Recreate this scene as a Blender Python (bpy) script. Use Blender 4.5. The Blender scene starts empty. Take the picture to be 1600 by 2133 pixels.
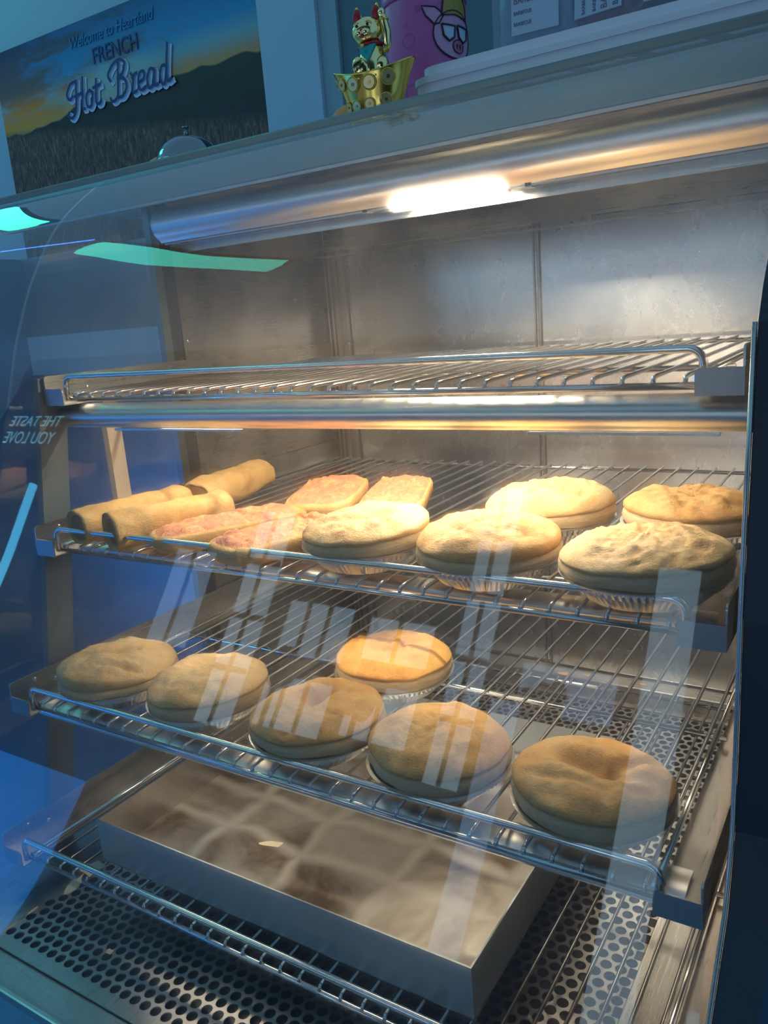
import bpy, bmesh, math, random
from mathutils import Vector, Matrix, noise

# ------------------------------------------------------------------ camera, world, lights
SC = bpy.context.scene
COL = SC.collection
PI = math.pi
CAM = Vector((0.7814, -0.5075, 0.2037))
YAW, PITCH, ROLL, FPX = 0.5763, -0.2363, -0.0801, 1682.42
fw = Vector((-math.sin(YAW)*math.cos(PITCH), math.cos(YAW)*math.cos(PITCH), math.sin(PITCH)))
rt = fw.cross(Vector((0, 0, 1))).normalized(); up = rt.cross(fw)
rt, up = math.cos(ROLL)*rt+math.sin(ROLL)*up, -math.sin(ROLL)*rt+math.cos(ROLL)*up
camd = bpy.data.cameras.new('camera'); cam = bpy.data.objects.new('camera', camd); COL.objects.link(cam)
cam.matrix_world = Matrix(((rt.x, up.x, -fw.x, CAM.x), (rt.y, up.y, -fw.y, CAM.y), (rt.z, up.z, -fw.z, CAM.z), (0, 0, 0, 1)))
camd.sensor_fit = 'HORIZONTAL'; camd.sensor_width = 36; camd.lens = FPX/1600*36; camd.clip_start = .02
SC.camera = cam
vs = SC.view_settings
vs.view_transform = 'Standard'; vs.look = 'None'; vs.gamma = 1; vs.use_curve_mapping = False; vs.exposure = 0.0
SC.cycles.use_denoising = True
SC.cycles.use_adaptive_sampling = True; SC.cycles.adaptive_threshold = .025
SC.cycles.max_bounces = 8; SC.cycles.transparent_max_bounces = 16; SC.cycles.glossy_bounces = 6
SC.cycles.sample_clamp_indirect = 12; SC.cycles.caustics_reflective = True; SC.cycles.caustics_refractive = False
SC.cycles.blur_glossy = .5

world = bpy.data.worlds.new('room_air'); SC.world = world; world.use_nodes = True
world.node_tree.nodes['Background'].inputs[0].default_value = (.15, .32, .50, 1)
world.node_tree.nodes['Background'].inputs[1].default_value = .95

def area(name, loc, target, sx, sy, power, color):
    l = bpy.data.lights.new(name, 'AREA'); l.shape = 'RECTANGLE'; l.size = sx; l.size_y = sy; l.energy = power; l.color = color
    o = bpy.data.objects.new(name, l); COL.objects.link(o); o.location = loc
    o.rotation_euler = (Vector(target)-Vector(loc)).to_track_quat('-Z', 'Y').to_euler()
    return o

# ------------------------------------------------------------------ materials
class NT:
    def __init__(s, name):
        s.m = bpy.data.materials.new(name); s.m.use_nodes = True; s.t = s.m.node_tree; s.t.nodes.clear()
        s.out = s.n('ShaderNodeOutputMaterial')
    def n(s, typ, **k):
        x = s.t.nodes.new(typ)
        for a, b in k.items(): setattr(x, a, b)
        return x
    def l(s, a, b): s.t.links.new(a, b)
    def setv(s, sock, v):
        if hasattr(v, 'is_output') and v.is_output: s.l(v, sock)
        else: sock.default_value = v
    def bsdf(s, **k):
        b = s.n('ShaderNodeBsdfPrincipled')
        for a, v in k.items():
            nm = {'color': 'Base Color', 'rough': 'Roughness', 'metal': 'Metallic', 'emit': 'Emission Color', 'estr': 'Emission Strength',
                  'normal': 'Normal', 'sub': 'Subsurface Weight', 'coat': 'Coat Weight', 'alpha': 'Alpha', 'trans': 'Transmission Weight', 'ior': 'IOR',
                  'spec': 'Specular IOR Level', 'aniso': 'Anisotropic'}[a]
            s.setv(b.inputs[nm], v)
        return b
    def coord(s, scale=(1, 1, 1), kind='Object'):
        tc = s.n('ShaderNodeTexCoord'); mp = s.n('ShaderNodeMapping'); s.l(tc.outputs[kind], mp.inputs[0]); mp.inputs['Scale'].default_value = scale
        return mp.outputs[0]
    def noise(s, vec, sc, det=4, rough=.5, dist=0):
        x = s.n('ShaderNodeTexNoise'); s.l(vec, x.inputs['Vector']); x.inputs['Scale'].default_value = sc
        x.inputs['Detail'].default_value = det; x.inputs['Roughness'].default_value = rough; x.inputs['Distortion'].default_value = dist
        return x.outputs['Fac']
    def ramp(s, fac, stops, interp='LINEAR'):
        x = s.n('ShaderNodeValToRGB'); s.l(fac, x.inputs[0]); cr = x.color_ramp; cr.interpolation = interp
        while len(cr.elements) < len(stops): cr.elements.new(.5)
        for e, (p, c) in zip(cr.elements, stops):
            e.position = p; e.color = (*c, 1) if len(c) == 3 else c
        return x.outputs[0]
    def math(s, op, a, b=0., c=0., clamp=False):
        x = s.n('ShaderNodeMath', operation=op); x.use_clamp = clamp
        for i, v in enumerate((a, b, c)): s.setv(x.inputs[i], v)
        return x.outputs[0]
    def mix(s, f, a, b, blend='MIX'):
        x = s.n('ShaderNodeMix', data_type='RGBA', blend_type=blend); s.setv(x.inputs[0], f)
        for i, v in ((6, a), (7, b)): s.setv(x.inputs[i], (*v, 1) if isinstance(v, tuple) and len(v) == 3 else v)
        return x.outputs[2]
    def bump(s, h, strength=.3, dist=.001):
        x = s.n('ShaderNodeBump'); s.l(h, x.inputs['Height']); x.inputs['Strength'].default_value = strength; x.inputs['Distance'].default_value = dist
        return x.outputs[0]
    def done(s, sh): s.l(sh.outputs[0] if hasattr(sh, 'outputs') else sh, s.out.inputs[0]); return s.m

def plain(name, c, rough=.5, metal=0., **k):
    t = NT(name); return t.done(t.bsdf(color=(*c, 1), rough=rough, metal=metal, **k))
def emit(name, c, s):
    t = NT(name); e = t.n('ShaderNodeEmission'); e.inputs[0].default_value = (*c, 1); e.inputs[1].default_value = s; return t.done(e)
def brushed(name, c, rough=.3, axis=(1, 40, 40), bump=.08, stain=.35, wav=0., var=.22):
    t = NT(name)
    v = t.coord(axis); a = t.noise(v, 12, 4, .6)
    v2 = t.coord((1, 1, 1)); b = t.noise(v2, 9, 5, .65, .6)
    rr = t.math('MULTIPLY_ADD', a, var, rough-var/2); rr = t.math('MULTIPLY_ADD', b, stain*.5, t.math('SUBTRACT', rr, stain*.25), clamp=True)
    col = t.mix(t.math('MULTIPLY_ADD', b, 1.6, -.35, clamp=True), tuple(x*(1-stain) for x in c), c)
    h = t.math('MULTIPLY', a, 1.)
    nrm = t.bump(h, bump, .0006)
    if wav:
        w = t.noise(v2, 3.2, 1, .3, .4)
        bb = t.n('ShaderNodeBump'); t.l(w, bb.inputs['Height']); bb.inputs['Strength'].default_value = wav; bb.inputs['Distance'].default_value = .02; t.l(nrm, bb.inputs['Normal']); nrm = bb.outputs[0]
    return t.done(t.bsdf(color=col, rough=rr, metal=1., normal=nrm))

M = {}
M['steel_x'] = brushed('stainless brushed sideways', (.62, .60, .57), .30, (1, 60, 60))
M['steel_y'] = brushed('stainless brushed front to back', (.60, .58, .55), .30, (60, 1, 60))
M['steel_dark'] = brushed('dull dark stainless', (.36, .34, .32), .36, (60, 1, 60), stain=.3)
M['door'] = brushed('polished stainless door', (.60, .60, .60), .27, (6, 6, 2), bump=.0, stain=.30, wav=.35, var=.06)
M['hood'] = brushed('smooth stainless hood', (.74, .72, .68), .34, (1, 12, 12), bump=.0, stain=.06)
M['rod'] = plain('chromed wire', (.72, .70, .67), .16, 1.)
M['cap'] = brushed('grey steel shelf end', (.34, .36, .38), .42, (30, 30, 1), stain=.15)
M['header'] = brushed('grey green anodised header', (.24, .30, .29), .38, (1, 50, 50), stain=.1)
M['dark'] = plain('black bracket', (.02, .022, .025), .5)
M['navy'] = plain('dark navy side panel', (.012, .022, .036), .42)
M['rivet'] = plain('rivet steel', (.75, .73, .7), .25, 1.)
M['rubber'] = plain('black rubber', (.01, .01, .012), .7)
M['lamp'] = emit('heat lamp filament glow', (1.0, .78, .50), 420)
M['lamp_low'] = emit('lower heat lamp glow', (1.0, .78, .52), 30)
M['lamp_fill'] = emit('added fill lamp glow', (1.0, .72, .44), 7)  # glow of the fill lamps added under the lower shelves
M['gold'] = plain('gold plating', (.90, .62, .14), .2, 1.)
M['gold_dark'] = plain('aged gold plating', (.60, .44, .14), .25, 1.)
M['silver_gold'] = plain('pale gold plating', (.92, .76, .34), .16, 1.)
M['coin'] = plain('pale gold coin', (.80, .66, .30), .38, 1.)
M['red'] = plain('red enamel', (.45, .02, .03), .3)
M['teal'] = plain('turquoise enamel', (.0, .38, .36), .25)
M['black'] = plain('black paint', (.008, .008, .008), .4)
M['chrome'] = plain('bell chrome', (.24, .27, .29), .10, 1.)

def foil():
    t = NT('crinkled aluminium foil'); v = t.coord()
    n = t.noise(v, 240, 3, .6)
    return t.done(t.bsdf(color=(.78, .77, .75, 1), rough=.28, metal=1., normal=t.bump(n, .5, .0006)))
M['foil'] = foil()

def pastry(name, pale, gold, brown, goldness=.5, sc=1., rough=.62, lay=1.):
    t = NT(name); v = t.coord((1, 1, lay))
    big = t.noise(v, 22*sc, 4, .6, .3); mid = t.noise(v, 110*sc, 5, .65, .4); fine = t.noise(t.coord((1, 1, 2.5*lay)), 480*sc/(1+.35*(lay-1)), 4, .7)
    k = t.math('ADD', t.math('MULTIPLY', big, .75), t.math('MULTIPLY', mid, .35))
    c = t.ramp(k, [(max(.02, .62-goldness*.4), pale), (.72-goldness*.2, gold), (.86-goldness*.1, brown)])
    c = t.mix(t.math('MULTIPLY_ADD', fine, 2.2, -.75, clamp=True), t.mix(.38, c, (.28, .13, .04)), c)
    h = t.math('ADD', t.math('MULTIPLY', mid, .8), t.math('MULTIPLY', fine, .5))
    b = t.bsdf(color=c, rough=rough, normal=t.bump(h, .85, .0024), sub=.06)
    b.inputs['Subsurface Radius'].default_value = (.006, .003, .001); b.inputs['Subsurface Scale'].default_value = .5
    return t.done(b)
M['crust_pale'] = pastry('pale flaky pastry', (.74, .55, .30), (.70, .44, .18), (.50, .22, .06), .42)
M['crust_gold'] = pastry('golden flaky pastry', (.74, .52, .25), (.70, .38, .12), (.46, .17, .04), .62)
M['crust_orange'] = pastry('orange golden pastry', (.82, .54, .20), (.80, .40, .09), (.60, .22, .03), .75)
M['crust_side'] = pastry('pale side pastry', (.72, .56, .35), (.66, .46, .25), (.50, .28, .11), .3, .8, lay=5.)
M['roll'] = pastry('sausage roll pastry', (.74, .54, .26), (.70, .42, .15), (.52, .24, .06), .55, .8)
M['bread'] = pastry('toasted bread roll', (.76, .55, .26), (.70, .38, .12), (.46, .19, .05), .55, .9)
M['meat'] = pastry('cooked sausage filling', (.42, .22, .12), (.34, .16, .08), (.22, .10, .05), .5, 2.)
def topping():
    t = NT('melted cheese with ham'); v = t.coord()
    a = t.noise(v, 75, 5, .65, 1.2); f = t.noise(v, 260, 4, .7)
    c = t.ramp(a, [(.36, (.74, .34, .11)), (.44, (.60, .15, .06)), (.50, (.50, .08, .06)), (.60, (.40, .04, .035)), (.68, (.66, .24, .06))])
    c = t.mix(t.math('MULTIPLY_ADD', f, .8, -.25, clamp=True), t.mix(.3, c, (.9, .66, .34)), c)
    return t.done(t.bsdf(color=c, rough=.42, normal=t.bump(t.math('ADD', a, t.math('MULTIPLY', f, .5)), .8, .0035), sub=.08))
M['topping'] = topping()

def tray_mat():
    t = NT('worn tray bottom with painted light patches'); v = t.coord()
    a = t.noise(v, 7, 5, .6, .5); s = t.noise(t.coord((2, 60, 1)), 14, 3, .6); s2 = t.noise(t.coord((60, 2, 1)), 14, 3, .6)
    br = t.n('ShaderNodeTexBrick'); 
    vm = t.n('ShaderNodeVectorMath', operation='MULTIPLY_ADD'); tn = t.n('ShaderNodeTexNoise'); tn.inputs['Scale'].default_value = 11; t.l(v, tn.inputs['Vector']); t.l(tn.outputs['Color'], vm.inputs[0]); vm.inputs[1].default_value = (.05, .05, 0); t.l(v, vm.inputs[2]); t.l(vm.outputs[0], br.inputs['Vector']); br.inputs['Scale'].default_value = 1
    br.inputs['Brick Width'].default_value = .105; br.inputs['Row Height'].default_value = .062; br.inputs['Mortar Size'].default_value = .014; br.inputs['Mortar Smooth'].default_value = 1.
    br.offset = 0.; br.inputs['Color1'].default_value = (1, 1, 1, 1); br.inputs['Color2'].default_value = (.6, .6, .6, 1); br.inputs['Mortar'].default_value = (0, 0, 0, 1)
    bk = t.math('MULTIPLY', br.outputs['Color'], t.math('MULTIPLY_ADD', a, 3.2, -.95, clamp=True))
    c = t.mix(t.math('MULTIPLY', bk, 1.35, clamp=True), (.66, .60, .52), (.13, .09, .06))  # stains, plus patches of light between the pies painted into the colour
    rr = t.math('ADD', t.math('MULTIPLY_ADD', s, .15, .24), t.math('MULTIPLY', bk, .2))
    return t.done(t.bsdf(color=c, rough=rr, metal=.75, normal=t.bump(t.math('ADD', s, s2), .06, .0005)))
M['tray_in'] = tray_mat()
M['tray_out'] = brushed('blue grey baking tray side', (.50, .56, .60), .42, (1, 1, 40), stain=.08, bump=.02)
M['perf'] = brushed('perforated stainless', (.58, .55, .52), .33, (1, 40, 1), stain=.25)
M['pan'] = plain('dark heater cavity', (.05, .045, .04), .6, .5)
M['paper'] = plain('torn baking paper', (.55, .47, .33), .8)
M['crumb'] = plain('pastry crumb', (.72, .45, .18), .8)

def glass_mat(name, k=2.0, tint=(.93, .97, .98), dirt=.05, cold=(.55, .75, .9), halo=0.):
    t = NT(name)
    geo = t.n('ShaderNodeNewGeometry'); fr = t.n('ShaderNodeFresnel'); fr.inputs[0].default_value = 1.5
    front = t.math('SUBTRACT', 1., geo.outputs['Backfacing'])
    fac = t.math('MULTIPLY', t.math('MULTIPLY', fr.outputs[0], k), front, clamp=True)
    tr = t.n('ShaderNodeBsdfTransparent'); tr.inputs[0].default_value = (*tint, 1)
    if halo:      # rough refraction imitating the bloom around the lamp
        rf = t.n('ShaderNodeBsdfRefraction'); rf.inputs['Roughness'].default_value = .8; rf.inputs['IOR'].default_value = 1.035
        mh = t.n('ShaderNodeMixShader'); t.l(t.math('MULTIPLY', front, halo), mh.inputs[0]); t.l(tr.outputs[0], mh.inputs[1]); t.l(rf.outputs[0], mh.inputs[2]); tr = mh
    gl = t.n('ShaderNodeBsdfGlossy'); gl.inputs['Roughness'].default_value = .015; gl.inputs['Color'].default_value = (.85, .97, 1, 1)
    m1 = t.n('ShaderNodeMixShader'); t.l(fac, m1.inputs[0]); t.l(tr.outputs[0], m1.inputs[1]); t.l(gl.outputs[0], m1.inputs[2])
    di = t.n('ShaderNodeBsdfDiffuse'); di.inputs[0].default_value = (*cold, 1)
    tl = t.n('ShaderNodeBsdfTranslucent'); tl.inputs[0].default_value = (.9, .85, .78, 1)
    m2 = t.n('ShaderNodeMixShader'); m2.inputs[0].default_value = .5; t.l(di.outputs[0], m2.inputs[1]); t.l(tl.outputs[0], m2.inputs[2])
    v = t.coord(); a = t.noise(v, 5, 3, .5, .5); s = t.noise(t.coord((9, 3, 3)), 3, 2, .5)
    d = t.math('MULTIPLY', t.math('MULTIPLY', t.math('MULTIPLY_ADD', t.math('MULTIPLY', a, s), 3.2, .2), dirt), front)
    m3 = t.n('ShaderNodeMixShader'); t.l(d, m3.inputs[0]); t.l(m1.outputs[0], m3.inputs[1]); t.l(m2.outputs[0], m3.inputs[2])
    return t.done(m3)
M['glass'] = glass_mat('curved display glass', 1.0, dirt=.05, halo=.18)
M['side_glass'] = glass_mat('side glass', 1.5, dirt=.03)

# ------------------------------------------------------------------ geometry helpers
def obj(name, bm, m, parent=None, smooth=False, loc=None):
    me = bpy.data.meshes.new(name); bm.normal_update(); bm.to_mesh(me); bm.free()
    for x in (m if isinstance(m, (list, tuple)) else [m]): me.materials.append(x)
    if smooth:
        bm2 = bmesh.new(); bm2.from_mesh(me)
        for e in bm2.edges:
            if len(e.link_faces) == 2 and e.calc_face_angle(0) > .6: e.smooth = False
        bm2.to_mesh(me); bm2.free()
        for p in me.polygons: p.use_smooth = True
    o = bpy.data.objects.new(name, me); COL.objects.link(o)
    if parent: o.parent = parent
    if loc: o.location = loc
    return o
def tag(o, label, cat, group=None, kind=None):
    o['label'] = label; o['category'] = cat
    if group: o['group'] = group
    if kind: o['kind'] = kind
    return o
def thing(name, label, cat, loc=(0, 0, 0), rz=0, group=None):
    o = bpy.data.objects.new(name, None); o.empty_display_size = .02; COL.objects.link(o); o.location = loc; o.rotation_euler = (0, 0, rz)
    return tag(o, label, cat, group)
def struct(name, bm, m, **k):
    o = obj(name, bm, m, **k); o['kind'] = 'structure'; return o
def box(bm, x0, x1, y0, y1, z0, z1, mi=0):
    v = [bm.verts.new(p) for p in ((x0, y0, z0), (x1, y0, z0), (x1, y1, z0), (x0, y1, z0), (x0, y0, z1), (x1, y0, z1), (x1, y1, z1), (x0, y1, z1))]
    for f in ((3, 2, 1, 0), (4, 5, 6, 7), (0, 1, 5, 4), (1, 2, 6, 5), (2, 3, 7, 6), (3, 0, 4, 7)):
        bm.faces.new([v[i] for i in f]).material_index = mi
    return v
def B(*a):
    bm = bmesh.new(); box(bm, *a); return bm
def bev(bm, w, seg=2):
    bmesh.ops.bevel(bm, geom=bm.edges[:], offset=w, segments=seg, profile=.6, affect='EDGES'); return bm
def tube(bm, pts, r, n=8, caps=True):
    pts = [Vector(p) for p in pts]; rings = []
    T0 = (pts[1]-pts[0]).normalized(); a = T0.orthogonal().normalized()
    for i, p in enumerate(pts):
        T = (pts[min(i+1, len(pts)-1)]-pts[max(i-1, 0)]).normalized()
        a = (a-T*a.dot(T)).normalized(); b = T.cross(a)
        rr = r[i] if isinstance(r, (list, tuple)) else r
        rings.append([bm.verts.new(p+rr*(math.cos(2*PI*k/n)*a+math.sin(2*PI*k/n)*b)) for k in range(n)])
    for A, Bq in zip(rings, rings[1:]):
        for k in range(n): bm.faces.new((A[k], A[(k+1) % n], Bq[(k+1) % n], Bq[k])).smooth = True
    if caps: bm.faces.new(rings[0][::-1]); bm.faces.new(rings[-1])
    return bm
def T(pts, r, n=8):
    bm = bmesh.new(); tube(bm, pts, r, n); return bm
def prism(bm, poly, h0, h1, axis='x', mi=0):
    """poly of 2-D points extruded along an axis"""
    def P(a, b, h): return {'x': (h, a, b), 'y': (a, h, b), 'z': (a, b, h)}[axis]
    A = [bm.verts.new(P(a, b, h0)) for a, b in poly]; Bq = [bm.verts.new(P(a, b, h1)) for a, b in poly]
    n = len(poly); fs = []
    for i in range(n): fs.append(bm.faces.new((A[i], A[(i+1) % n], Bq[(i+1) % n], Bq[i])))
    fs.append(bm.faces.new(A[::-1])); fs.append(bm.faces.new(Bq))
    for f in fs: f.material_index = mi
    bmesh.ops.recalc_face_normals(bm, faces=fs)
    return bm
def lathe(bm, prof, n=32, c=(0, 0, 0), wob=None):
    rings = []
    for (r, z) in prof:
        rings.append([bm.verts.new((c[0]+r*math.cos(2*PI*k/n), c[1]+r*math.sin(2*PI*k/n), c[2]+z)) for k in range(n)])
    for A, Bq in zip(rings, rings[1:]):
        for k in range(n): bm.faces.new((A[k], A[(k+1) % n], Bq[(k+1) % n], Bq[k])).smooth = True
    bm.faces.new(rings[0][::-1]); bm.faces.new(rings[-1])
    return bm
def ball(bm, c, r, sc=(1, 1, 1), rot=None, u=20, v=14):
    m = Matrix.Translation(c) @ (rot if rot else Matrix.Identity(4)) @ Matrix.Diagonal((r*sc[0], r*sc[1], r*sc[2], 1))
    res = bmesh.ops.create_uvsphere(bm, u_segments=u, v_segments=v, radius=1, matrix=m)
    for x in res['verts']:
        for f in x.link_faces: f.smooth = True
    return bm
def sheet(bm, prof, x0, x1, th=.0012, nx=1):
    """thin bent sheet: open (y,z) profile with thickness, extruded in x"""
    P = [Vector(p) for p in prof]; off = []
    for i, p in enumerate(P):
        t = (P[min(i+1, len(P)-1)]-P[max(i-1, 0)]).normalized(); off.append(p+Vector((-t.y, t.x))*th)
    prism(bm, [tuple(p) for p in P]+[tuple(p) for p in off[::-1]], x0, x1)
    return bm
def rounded(x0, x1, z0, z1, r, corners=(1, 1, 1, 1), n=5):
    out = []
    for (cx, cz, a0, on, px, pz) in ((x0+r, z0+r, PI, corners[0], x0, z0), (x1-r, z0+r, 1.5*PI, corners[1], x1, z0), (x1-r, z1-r, 0, corners[2], x1, z1), (x0+r, z1-r, .5*PI, corners[3], x0, z1)):
        if on: out += [(cx+r*math.cos(a0+k/n*PI/2), cz+r*math.sin(a0+k/n*PI/2)) for k in range(n+1)]
        else: out.append((px, pz))
    return out
def spline(pts, n=8):
    P = [Vector(p) for p in pts]; out = []
    for i in range(len(P)-1):
        a, b, c, d = P[max(i-1, 0)], P[i], P[i+1], P[min(i+2, len(P)-1)]
        for k in range(n):
            t = k/n; out.append(.5*((2*b)+(-a+c)*t+(2*a-5*b+4*c-d)*t*t+(-a+3*b-3*c+d)*t**3))
    out.append(P[-1]); return out

# ------------------------------------------------------------------ the setting
ZF = -1.26
struct('floor', B(-5.6, 3.2, -3.6, 2.6, ZF-.05, ZF), plain('floor tinted for blue bounce', (.10, .30, .52), .35))  # blue put into the unseen floor's colour to bounce blue light
wallm = plain('pale painted wall', (.36, .46, .56), .7)
tealw = plain('dark teal wall', (.10, .17, .19), .7)
struct('wall_back', B(-5.6, -1.19, 2.0, 2.06, ZF, 2.6), wallm)
struct('trim_1', B(-1.19, -.945, 1.97, 2.06, ZF, 2.6), plain('white pillar paint', (.40, .52, .62), .6))
struct('trim_2', B(-.945, -.87, 1.985, 2.06, ZF, 2.6), plain('grey blue reveal', (.25, .36, .40), .6))
struct('wall_back_right', B(-.87, 3.2, 2.0, 2.06, ZF, 2.6), tealw)
struct('wall_front', B(-5.6, 3.2, -3.16, -3.1, ZF, 2.6), plain('dark shopfront wall', (.03, .035, .05), .7))

# shopfront windows with daylight, seen only as reflections in the display glass
day = emit('daylight behind shop window', (.60, .80, 1.0), 3.1)
day2 = emit('dimmer daylight behind shop window', (.45, .65, 1.0), 2.6)
frm = plain('dark window frame', (.02, .02, .025), .5)
def window(n, x0, x1, z0, z1, m, bars=()):
    plain_ = x0 > -.8
    bm = bmesh.new(); prism(bm, [(x0-.03, z0-.03), (x1+.03, z0-.03), (x1+.03, z1+.03), (x0-.03, z1+.03)], -3.10, -3.085, 'y')
    for b in () if plain_ else range(1, max(2, int((x1-x0)/.14))): box(bm, x0+(x1-x0)*b/max(2, int((x1-x0)/.14))-.010, x0+(x1-x0)*b/max(2, int((x1-x0)/.14))+.010, -3.075, -3.06, z0, z1)
    if z1-z0 > .5 and not plain_:
        for b in range(1, int((z1-z0)/.22)): box(bm, x0, x1, -3.075, -3.06, z0+(z1-z0)*b/int((z1-z0)/.22)-.012, z0+(z1-z0)*b/int((z1-z0)/.22)+.012)
    w = struct('window_%d' % n, bm, frm)
    obj('pane', B(x0, x1, -3.084, -3.078, z0, z1), m, w)
    return w
k = 0
for (x0, x1, z0, z1, m) in ((-3.05, -2.72, .55, 1.02, day2), (-2.45, -2.2, .25, 1.25, day), (-2.05, -1.62, .62, .86, day), (-2.05, -1.62, .30, .52, day), (-1.5, -1.12, .66, .84, day), (-1.5, -1.12, .34, .56, day),
                            (-.98, -.80, .25, 1.45, day), (-.62, -.18, .58, .76, day2), (-.08, .10, -.45, 1.15, day), (-.74, -.60, -.35, .6, day2), (.28, .75, -.70, -.22, day2)):
    k += 1; window(k, x0, x1, z0, z1, m)

def shrub(x, z, r, label):  # dark shapes added to break up the mirrored window light
    t = thing('shrub_silhouette', label, 'plant', (x, -2.85, ZF))
    bm = bmesh.new(); lathe(bm, [(.09, 0), (.12, .22), (.13, .24), (.11, .24), (.10, .20)], 20); obj('pot', bm, M['dark'], t)
    obj('stem', T([(0, 0, .2), (.01, 0, z-ZF)], .014, 8), M['dark'], t)
    bm = bmesh.new(); rnd = random.Random(int(x*100))
    for k in range(26): ball(bm, (rnd.uniform(-1, 1)*r*.6, rnd.uniform(-1, 1)*r*.4, z-ZF+rnd.uniform(-1, 1)*r*.6), r*rnd.uniform(.25, .5), (1, 1, 1), None, 8, 6)
    obj('foliage', bm, plain('dark green leaves', (.02, .05, .02), .6), t)
for (x, z, r_, lb) in ((-1.82, .52, .10, 'left'), (-1.30, .48, .12, 'middle'), (-.42, .55, .10, 'right')):
    shrub(x, z, r_, 'dark round shrub shape added to break up the mirrored panes, %s one of three before the windows' % lb)
# ceiling fittings that the curved glass mirrors
def tube_lamp(name, a, b, r, m, label, cat='light'):
    t = thing(name, label, cat, tuple((Vector(a)+Vector(b))/2)); mid = (Vector(a)+Vector(b))/2
    a2, b2 = Vector(a)-mid, Vector(b)-mid
    obj('light_tube', T([a2, b2], r, 10), m, t)
    d = (b2-a2).normalized()*.03; e = Vector((0, 0, r*1.2))
    bm = bmesh.new(); tube(bm, [a2-d+e, b2+d+e], r*.6, 6); obj('fitting', bm, M['dark'], t)
    return t
teal_e = emit('teal fluorescent glow', (.10, .95, .72), 5)
tube_lamp('ceiling_light', (-2.27, -.28, 2.2), (-1.46, -1.03, 2.2), .09, teal_e, 'long green-teal ceiling tube light mirrored in the curved glass')
tube_lamp('ceiling_light', (-3.46, 1.57, 2.2), (-2.72, .72, 2.2), .10, teal_e, 'green-teal ceiling tube light mirrored at the far left edge of the glass')
tube_lamp('led_strip', (-2.78, -.02, 2.15), (-2.15, -.13, 2.15), .012, emit('blue led glow', (.10, .25, 1.0), 10), 'thin blue LED strip mirrored above the left end of the display')
tube_lamp('neon_tube', (-4.61, -3, .66), (-4.64, -3, 1.28), .030, emit('cyan neon glow', (.10, .60, 1.0), 7), 'upright cyan neon tube mirrored at the left edge of the glass')

def text(name, body, size, m, parent=None, loc=(0, 0, 0), rot=(PI/2, 0, 0), ext=.0008, sx=1., shear=0., bevel=0., align='LEFT'):
    c = bpy.data.curves.new(name, 'FONT'); c.body = body; c.size = size; c.extrude = ext; c.shear = shear; c.align_x = align
    if bevel: c.offset = bevel
    o = bpy.data.objects.new(name+'_src', c); COL.objects.link(o)
    dg = bpy.context.evaluated_depsgraph_get(); me = bpy.data.meshes.new_from_object(o.evaluated_get(dg)); bpy.data.objects.remove(o)
    me.materials.clear(); me.materials.append(m)
    n = bpy.data.objects.new(name, me); COL.objects.link(n); n.location = loc; n.rotation_euler = rot; n.scale = (sx, 1, 1)
    if parent: n.parent = parent
    return n
sg = thing('menu_board', 'dark slogan board with pale lettering mirrored backwards left of the shelves', 'sign', (-5.06, -3.05, 1.72))
obj('board', B(-.42, .42, -.04, 0, -.32, .32), plain('dark board', (.02, .05, .08), .5), sg)
sgl = emit('backlit sign letters', (.30, .75, .95), 3.6)
for i, (s, z) in enumerate((('THE TASTE', .06), ('YOU LOVE', -.10))):
    text('lettering', s, .155, sgl, sg, (.36, .004, z), (PI/2, 0, PI), sx=.85)

bf = thing('blue_fill_panel', 'added blue fridge front mirrored in the lower glass', 'fill panel', (-4.0, -2.86, ZF))  # glow panel added to tint the lower glass and cabinet blue
obj('cabinet', B(-1.35, 1.25, -.2, .0, 0, 1.12), plain('dark fridge body', (.02, .03, .06), .5), bf)
obj('glowing_front', B(-1.3, 1.2, .0, .012, .05, 1.07), emit('blue fridge glow', (.02, .28, 1.0), 3.), bf)

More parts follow.
